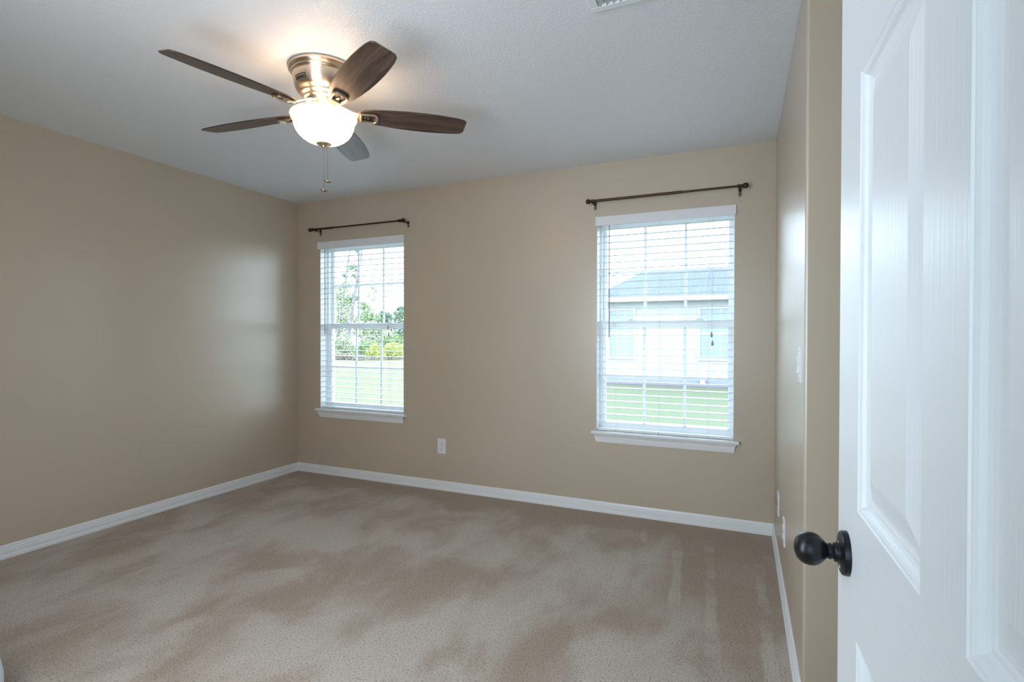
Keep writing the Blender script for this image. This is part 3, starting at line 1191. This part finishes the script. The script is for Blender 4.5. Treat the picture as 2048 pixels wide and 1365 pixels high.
def tree(name, label, cat, base, pts, rads, clumps, leafmat, size, seed, group=None, bark='bark'):
    rng = random.Random(seed)
    root = thing(name, base, label, cat, group)
    L = Matrix.Translation(-Vector(base))
    b = MB()
    b.tube(pts, rads, 8)
    for (c, rad, n) in clumps:
        # a limb out to each clump
        j = min(range(len(pts)), key=lambda q: abs(Vector(pts[q]).z - (c[2] - rad * .6)))
        b.tube([pts[j], (Vector(pts[j]) + Vector(c)) / 2 + Vector((0, 0, .1)), c], [rads[j] * .5, rads[j] * .3, rads[j] * .12], 5)
    b.bm.transform(L)
    b.build('trunk', MT[bark], root, smooth=60)
    b = MB()
    for (c, rad, n) in clumps:
        leaves(b, rng, c, rad, n, size, .8)
    b.bm.transform(L)
    b.build('foliage', MT[leafmat], root, recalc=False)
    return root


def pine(px0, py0, px1, py1, Y, r0, label, seed, clump_px):
    a, c = wpt(px0, py0, Y), wpt(px1, py1, Y)
    d = (c - a)
    base = a + d * ((G - a.z) / d.z)
    top = base + d * ((9.6 - G) / d.z)
    pts = [base + (top - base) * (k / 6) for k in range(7)]
    rads = [r0 * (1 - .085 * k) for k in range(7)]
    clumps = [(tuple(wpt(x, y, Y + .2)), r_, n) for x, y, r_, n in clump_px]
    return tree('pine_tree', label, 'tree', tuple(base), [tuple(p) for p in pts], rads, clumps, 'pine', .13, seed, 'trees at the edge of the lawn')


pine(688.5, 578, 700.3, 496, 29.5, .10, 'thin leaning pine, left of the two leaning trunks in the left window', 3, [(706, 536, .38, 60), (690, 552, .3, 40), (704, 495, .3, 30), (699, 470, .9, 200)])
pine(707.5, 602, 724.5, 494, 28.0, .16, 'thicker leaning pine, right of the two leaning trunks in the left window', 4, [(712, 552, .35, 45), (716, 500, .4, 60), (704, 596, .45, 80), (724, 470, 1.1, 260)])

spec = [  # name, label, px, top py, Y, clumps(px,py,r,n), leaf, leaf size
    ('oak_tree', 'dense green broadleaf tree at the left edge of the left window', 681, 32, [(676, 590, .75, 330), (690, 574, .6, 190), (684, 612, .95, 460), (692, 636, .9, 420), (676, 645, .8, 330), (688, 664, .9, 350), (698, 602, .5, 130)], 'broad', .10),
    ('oak_tree', 'green broadleaf tree in the middle of the left window, right of the leaning pines', 735, 31, [(727, 612, .6, 210), (734, 628, .85, 380), (728, 645, .85, 330), (748, 636, .55, 150), (742, 660, .9, 350), (722, 664, .7, 240)], 'broad', .10),
    ('sapling', 'spindly bare-topped sapling with a few leaves, in the middle of the left window', 750, 28.2, [(748, 580, .22, 16), (751, 587, .2, 16), (737, 590, .2, 12), (747, 598, .22, 18), (744, 576, .15, 8)], 'broad', .10),
    ('cedar_tree', 'small dark conifer beside the right-hand edge of the left window', 800, 37, [(800, 618, .35, 90), (799, 630, .6, 220), (802, 642, .8, 300), (798, 660, .95, 380), (804, 680, 1.0, 380)], 'pine', .13),
    ('cedar_tree', 'small dark conifer just left of the right-hand mullion of the left window', 771, 35.5, [(765, 628, .35, 90), (772, 634, .6, 200), (768, 644, .8, 260), (776, 640, .5, 140)], 'pine', .13),
    ('olive_tree', 'pale yellow-olive leafy tree filling the middle pane of the lower left window', 746, 29.6, [(742, 655, .7, 300), (752, 668, .9, 440), (740, 680, .9, 400), (758, 685, .9, 380), (762, 660, .5, 160)], 'pale', .10),
]
for i, (nm, lab, px, Y, cl, leaf_, sz) in enumerate(spec):
    bp_ = wpt(px, 700, Y)
    base = Vector((bp_.x, Y, G))
    top = Vector(wpt(cl[0][0], cl[0][1], Y))
    pts = [base + (top - base) * (k / 4) for k in range(5)]
    tree(nm, lab, 'tree', tuple(base), [tuple(p) for p in pts], [.10 * (1 - .2 * k) + .01 for k in range(5)] if nm != 'sapling' else [.035 * (1 - .2 * k) + .004 for k in range(5)],
         [(tuple(wpt(x, y, Y)), r_, n) for x, y, r_, n in cl], leaf_, sz, 20 + i, 'trees at the edge of the lawn')

sh = [
    ('shrub', 'pale green bush at the left of the lower left window', 25.6, [(676, 688, .55, 420), (690, 682, .6, 460), (683, 700, .6, 420), (700, 695, .5, 300)], 'pale', .07),
    ('shrub', 'dark green bush in the middle of the tree line', 25.4, [(727, 690, .5, 380), (720, 705, .5, 360), (735, 700, .45, 260), (745, 690, .4, 200)], 'broad', .07),
    ('shrub', 'bright yellow-green bush in front of the dark bush', 24.3, [(742, 706, .42, 330), (754, 703, .42, 330), (749, 695, .35, 220), (760, 710, .35, 220)], 'yellow', .06),
    ('shrub', 'yellow and green bush at the right of the lower left window', 25.4, [(776, 704, .5, 330), (790, 708, .5, 330), (783, 694, .45, 260), (800, 700, .55, 330)], 'yellow', .06),
    ('shrub', 'loose green bush behind the yellow and green bush', 27.0, [(778, 676, .7, 380), (795, 685, .75, 400), (806, 690, .7, 330), (766, 684, .5, 260)], 'broad', .08),
    ('shrub', 'dry grey-brown brush along the grass, left of the yellow bush', 23.4, [(673, 714, .35, 260), (686, 715, .35, 260), (699, 714, .35, 260), (711, 715, .33, 240), (722, 716, .30, 200)], 'twig', .06),
]
for i, (nm, lab, Y, cl, leaf_, sz) in enumerate(sh):
    cs = [tuple(wpt(x, y, Y)) for x, y, r_, n in cl]
    cx = sum(c[0] for c in cs) / len(cs)
    root = thing(nm, (cx, Y, G), lab, 'shrub', 'shrubs at the edge of the lawn')
    L = Matrix.Translation((-cx, -Y, -G))
    rng = random.Random(60 + i)
    b = MB()
    for c in cs:
        for q in range(3):
            b.tube([(cx + (c[0] - cx) * .8, Y + rng.uniform(-.03, .03), G), (c[0] + rng.uniform(-.2, .2), Y, c[2] + rng.uniform(0, .2))], [.02, .006], 5)
    xs_ = [c[0] for c in cs]
    b.tube([(min(xs_) - .1, Y, G + .01), (max(xs_) + .1, Y, G + .01)], .05, 6)
    b.bm.transform(L)
    b.build('stems', MT['bark'], root)
    b = MB()
    for c, (x, y, r_, n) in zip(cs, cl):
        leaves(b, rng, c, r_, n, sz, .75)
    # never below the ground
    for v_ in b.bm.verts:
        if v_.co.z < G + .01:
            v_.co.z = G + .01 + (G - v_.co.z) * .1
    b.bm.transform(L)
    b.build('foliage', MT[leaf_], root, recalc=False)
